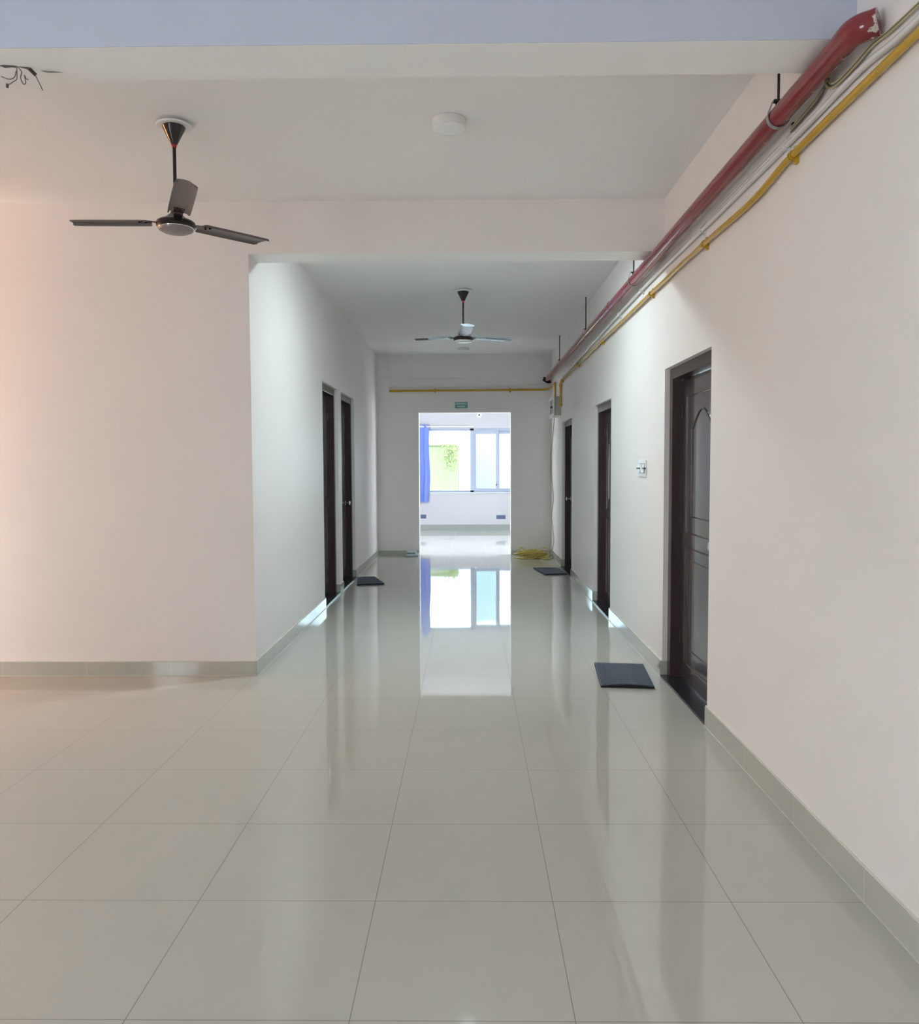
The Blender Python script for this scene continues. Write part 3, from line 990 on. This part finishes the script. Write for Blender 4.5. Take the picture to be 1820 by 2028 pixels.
MB().tube(smooth_path([(0.79, 13.02, 0.03), (0.785, 13.04, 0.12), (0.80, 13.07, 0.165), (0.85, 13.06, 0.15), (0.88, 13.02, 0.10), (0.93, 12.98, 0.085), (1.0, 12.97, 0.13), (1.06, 12.96, 0.145), (1.085, 12.93, 0.10),
                       (1.06, 12.90, 0.05), (0.98, 12.86, 0.015), (0.86, 12.86, 0.012), (0.78, 12.93, 0.013), (0.70, 13.05, 0.012)], 6), 0.010, 8).build('loose_turn', M['cableyellow'], coil)
MB().tube(smooth_path([(1.08, 12.98, 0.06), (1.12, 13.1, 0.12), (1.17, 13.15, 0.15), (1.235, 13.12, 0.145), (1.245, 13.08, 0.04), (1.20, 12.9, 0.012), (1.12, 12.80, 0.012), (1.22, 12.76, 0.012), (1.27, 12.90, 0.014)], 6), 0.009, 8).build('loose_turn', M['cableyellow'], coil)

# two pieces of tile stacked by the doorway
def tile(x0, x1, y0, y1, z0, z1, label):
    r = thing('tile_offcut', ((x0 + x1) / 2, (y0 + y1) / 2, z0), label, 'tile piece', 'tile pieces stacked by the doorway')
    zm = z0 + (z1 - z0) * 0.45
    MB().box(x0, y0, zm, x1, y1, z1).build('glazed_face', M['tilecut'], r, smooth=False, bevel=0.003)
    MB().box(x0 + 0.004, y0 + 0.004, z0, x1 - 0.004, y1, zm).build('body_layer', M['tilecutdark'], r, smooth=False)
tile(-1.035, -0.84, 13.24, 13.41, 0.0, 0.046, 'lower pale glassy tile piece on the floor left of the ward doorway')
tile(-1.026, -0.885, 13.26, 13.41, 0.047, 0.094, 'upper pale glassy tile piece lying on another left of the ward doorway')

# sign
sg = thing('ward_sign', (-0.135, YE, 2.46), 'small teal sign reading GENERAL WARD above the doorway', 'sign')
MB().box(-0.237, YE - 0.006, 2.414, -0.032, YE - 0.0005, 2.513).build('sign_board', M['sign'], sg, smooth=False, bevel=0.002)
def text(body, size, x, z, y, parent):
    cu = bpy.data.curves.new('lettering', 'FONT')
    cu.body = body
    cu.size = size
    cu.align_x = 'CENTER'
    cu.align_y = 'CENTER'
    cu.extrude = 0.0006
    cu.offset = 0.0006
    tmp = bpy.data.objects.new('tmp', cu)
    COL.objects.link(tmp)
    dg = bpy.context.evaluated_depsgraph_get()
    me = bpy.data.meshes.new_from_object(tmp.evaluated_get(dg))
    bpy.data.objects.remove(tmp)
    w = Vector((x, y, z)) - world_origin(parent)
    for vv in me.vertices:
        c = vv.co.copy()
        vv.co = (w.x + c.x, w.y - c.z, w.z + c.y)
    me.materials.clear()
    me.materials.append(M['signtext'])
    o = bpy.data.objects.new('lettering', me)
    COL.objects.link(o)
    o.parent = parent
    return o
text('GENERAL', 0.043, -0.1345, 2.4855, YE - 0.0068, sg)
text('WARD', 0.043, -0.1345, 2.4405, YE - 0.0068, sg)

# ------------------------------------------------------------------ switch plate
sw = thing('switch_plate', (XR, 6.31, 1.45), 'white switch plate on the right wall between two brown doors', 'switch')
MB().box(XR - 0.012, 6.20, 1.386, XR - 0.0004, 6.46, 1.513).build('cover_plate', M['switch'], sw, smooth=False, bevel=0.004)
MB().box(XR - 0.0135, 6.225, 1.412, XR - 0.012, 6.435, 1.487).build('switch_bed', M['switchdark'], sw, smooth=False)
for k in range(3):
    a = 6.229 + k * 0.069
    b = MB()
    # a rocker pressed at one end
    tilt = 0.006 if k != 1 else -0.006
    z0, z1 = 1.415, 1.484
    X0 = XR - 0.0137
    b.hull([(X0, a, z0), (X0, a + 0.062, z0), (X0 - 0.006 - tilt * 0.6, a + 0.062, z0), (X0 - 0.006 - tilt * 0.6, a, z0)],
           [(X0, a, z1), (X0, a + 0.062, z1), (X0 - 0.006 + tilt * 0.6, a + 0.062, z1), (X0 - 0.006 + tilt * 0.6, a, z1)])
    b.build('rocker', M['switch'], sw, smooth=False, bevel=0.0015)
for (a, c) in ((6.185, 6.262), (6.36, 6.47)):
    MB().box(XR - 0.024, a, 1.442, XR - 0.012, c, 1.455).build('black_tab', M['switchdark'], sw, smooth=False, bevel=0.002)


# ------------------------------------------------------------------ doormats
def doormat(a, b_, c, d, label, bow=0.012):
    """corners: far-left a, far-right b_, near-right c, near-left d (floor xy)"""
    A, B, C2, D = (Vector((*p, 0)) for p in (a, b_, c, d))
    ctr = (A + B + C2 + D) / 4
    r = thing('doormat', (ctr.x, ctr.y, 0), label, 'doormat', 'ribbed rubber doormats')
    def Q(s, t):
        p = A * (1 - s) * (1 - t) + B * s * (1 - t) + C2 * s * t + D * (1 - s) * t
        lift = bow * (math.sin(PI * s) * t ** 3 + 0.25 * s * t * t)
        return p + Vector((0, 0, 0.0006 + lift))
    # backing
    nb, nt_ = 16, 14
    vs_, fs = [], []
    for lay in (0, 1):
        for j in range(nt_ + 1):
            for i in range(nb + 1):
                vs_.append(Q(i / nb, j / nt_) + Vector((0, 0, 0.011 * lay)))
    w = nb + 1
    base = w * (nt_ + 1)
    for lay in (0, 1):
        for j in range(nt_):
            for i in range(nb):
                k = lay * base + j * w + i
                fs.append((k, k + 1, k + w + 1, k + w))
    for j in range(nt_):
        for i in (0, nb):
            k = j * w + i
            fs.append((k, k + w, k + w + base, k + base))
    for i in range(nb):
        for j in (0, nt_):
            k = j * w + i
            fs.append((k, k + 1, k + 1 + base, k + base))
    MB().add(vs_, fs).build('backing', M['matunder'], r, angle=50)
    # ribs
    b = MB()
    n = 33
    for k in range(n):
        s0, s1 = (k + 0.12) / n, (k + 0.88) / n
        sm = (s0 + s1) / 2
        vs_, fs = [], []
        for j in range(nt_ + 1):
            t = j / nt_
            vs_ += [Q(s0, t) + Vector((0, 0, 0.0105)), Q(s0 * 0.7 + sm * 0.3, t) + Vector((0, 0, 0.0175)), Q(s1 * 0.7 + sm * 0.3, t) + Vector((0, 0, 0.0175)), Q(s1, t) + Vector((0, 0, 0.0105))]
        for j in range(nt_):
            for i in range(4):
                i2 = (i + 1) % 4
                fs.append((j * 4 + i, j * 4 + i2, j * 4 + 4 + i2, j * 4 + 4 + i))
        fs.append((0, 1, 2, 3)); fs.append(tuple(nt_ * 4 + i for i in range(4)))
        b.add(vs_, fs)
    b.build('ribbed_top', M['mat'], r, smooth=False)
    return r


doormat((0.918, 6.008), (1.272, 5.965), (1.212, 5.335), (0.865, 5.375), 'slate blue ribbed doormat before the nearest right-hand door')
doormat((0.908, 11.70), (1.240, 11.695), (1.318, 11.05), (1.016, 11.00), 'slate blue doormat before the farthest right-hand door', 0.006)
doormat((-1.49, 10.76), (-1.262, 10.78), (-1.068, 10.14), (-1.400, 10.05), 'slate blue doormat lying askew before the left wall doors', 0.006)

# ------------------------------------------------------------------ wires dangling from the broken beam edge
lw = thing('loose_wires', (-1.62, 3.05, 2.93), 'grey wires dangling from the chipped beam corner at top left', 'wires')
MB().tube(smooth_path([(-1.80, 3.03, 2.94), (-1.70, 3.045, 2.935), (-1.66, 3.05, 2.938), (-1.62, 3.06, 2.934), (-1.60, 3.065, 2.925)], 5), [0.005] * 6 + [0.010] * 6 + [0.006] * 9, 8).build('stub_pipe', M['cablegrey'], lw)
MB().tube([(-1.603, 3.06, 2.926), (-1.585, 3.065, 2.908)], 0.0065, 10).build('wire_nut', M['darksteel'], lw)
for w_ in ([(-1.645, 3.05, 2.935), (-1.645, 3.05, 2.90), (-1.648, 3.05, 2.885), (-1.668, 3.05, 2.872), (-1.68, 3.05, 2.865)],
           [(-1.70, 3.045, 2.894), (-1.675, 3.05, 2.886), (-1.655, 3.05, 2.893), (-1.648, 3.05, 2.915)],
           [(-1.642, 3.05, 2.93), (-1.628, 3.05, 2.912), (-1.632, 3.05, 2.89), (-1.622, 3.05, 2.868), (-1.614, 3.05, 2.875), (-1.618, 3.05, 2.90), (-1.612, 3.05, 2.888), (-1.604, 3.05, 2.884)],
           [(-1.588, 3.065, 2.91), (-1.575, 3.065, 2.885), (-1.560, 3.065, 2.852)]):
    MB().tube(smooth_path(w_, 5), 0.0016, 6).build('wire', M['cablegrey'], lw)
MB().lathe([(0.001, -0.008), (0.005, -0.006), (0.005, 0.006), (0.001, 0.008)], (-1.682, 3.05, 2.863), 8).build('wire_tip', M['cablegrey'], lw)

# chips of plaster still hanging on the broken arris
pc = MB()
pc.hull([(-1.575, 3.085, 2.931), (-1.50, 3.10, 2.931), (-1.52, 3.085, 2.924), (-1.55, 3.08, 2.922)], [(-1.575, 3.095, 2.945), (-1.50, 3.11, 2.945), (-1.52, 3.11, 2.945), (-1.55, 3.10, 2.945)])
tag(pc.build('plaster_flake', M['plaster'], origin=(-1.54, 3.09, 2.93), smooth=False), 'curled grey plaster flake under the chipped edge of the ceiling beam', 'plaster flake')

# opaque panels added to keep the sky out of the unseen window openings
M['skyblock'] = plain('opaque_sky_blocker', (0.7, 0.74, 0.78), 0.6)
def sky_blocker(idx, x0, x1, y0, y1, z0, z1, label):
    root = thing('window_%d' % idx, ((x0 + x1) / 2, (y0 + y1) / 2, z0), label, 'window', kind='structure')
    MB().box(x0, y0, z0, x1, y1, z1).build('sky_blocking_panel', M['skyblock'], root, smooth=False)
    return root
sky_blocker(2, -3.30, -3.28, 13.8, 15.5, 0.4, 2.6, 'opaque panel added to close the left side window of the ward against the sky')
sky_blocker(5, 3.08, 3.10, 13.8, 15.5, 0.4, 2.6, 'opaque panel added to close the right side window of the ward against the sky')
sky_blocker(3, -3.4, 0.9, YB - WT, YB - WT + 0.02, 0.35, 2.75, 'opaque panel added to close the wide window behind the camera against the sky')
sky_blocker(4, XS - 0.2, XS - 0.18, -2.9, 0.6, 0.1, 1.9, 'opaque panel added to close the window in the side wall of the hall against the sky')

# ------------------------------------------------------------------ light
world = bpy.data.worlds.new('world')
scene.world = world
world.use_nodes = True
bg = world.node_tree.nodes['Background']
bg.inputs['Color'].default_value = (0.80, 0.95, 1.08, 1)
bg.inputs['Strength'].default_value = 7.0


def area(name, loc, target, sx, sy_, power, col, portal=False):
    l = bpy.data.lights.new(name, 'AREA')
    l.shape = 'RECTANGLE'
    l.size, l.size_y = sx, sy_
    l.energy = power
    l.color = col
    if portal:
        l.cycles.is_portal = True
    o = bpy.data.objects.new(name, l)
    COL.objects.link(o)
    o.location = loc
    d = Vector(target) - Vector(loc)
    o.rotation_euler = d.to_track_quat('-Z', 'Z').to_euler()
    return o


area('daylight_ward_window', ((WX0 + WX1) / 2, YW + 0.2, (WZ0 + WZ1) / 2), ((WX0 + WX1) / 2, 0, (WZ0 + WZ1) / 2), WX1 - WX0, WZ1 - WZ0, 1, (1, 1, 1), portal=True)
area('daylight_ward_left_window', (-3.24, 14.65, 1.5), (0, 14.65, 1.5), 1.7, 2.2, 182, (0.82, 0.91, 1.0))
area('daylight_ward_right_window', (3.04, 14.65, 1.5), (0, 14.65, 1.5), 1.7, 2.2, 182, (0.82, 0.91, 1.0))
area('daylight_window_behind', (-1.25, YB - 0.17, 1.55), (-1.25, 5, 1.55), 4.3, 2.4, 13, (0.50, 0.72, 1.0))
area('daylight_side_windows', (XS - 0.15, -1.15, 1.0), (0, -1.15, 1.0), 3.5, 1.8, 190, (0.94, 0.975, 1.0))
area('added_wall_glow', (-6.2, 3.8, 0.6), (-2.6, 5.7, 0.6), 0.12, 1.0, 66, (1.0, 0.93, 0.86))  # unseen lamp added for the glow and its edge on the left wall
bl = bpy.data.lights.new('added_warm_glow', 'POINT')  # unseen point light added to turn the upper left wall orange
bl.energy = 52; bl.color = (1.0, 0.42, 0.13); bl.shadow_soft_size = 0.08
bo_ = bpy.data.objects.new('added_warm_glow', bl)
COL.objects.link(bo_); bo_.location = (-5.1, 4.9, 2.75)
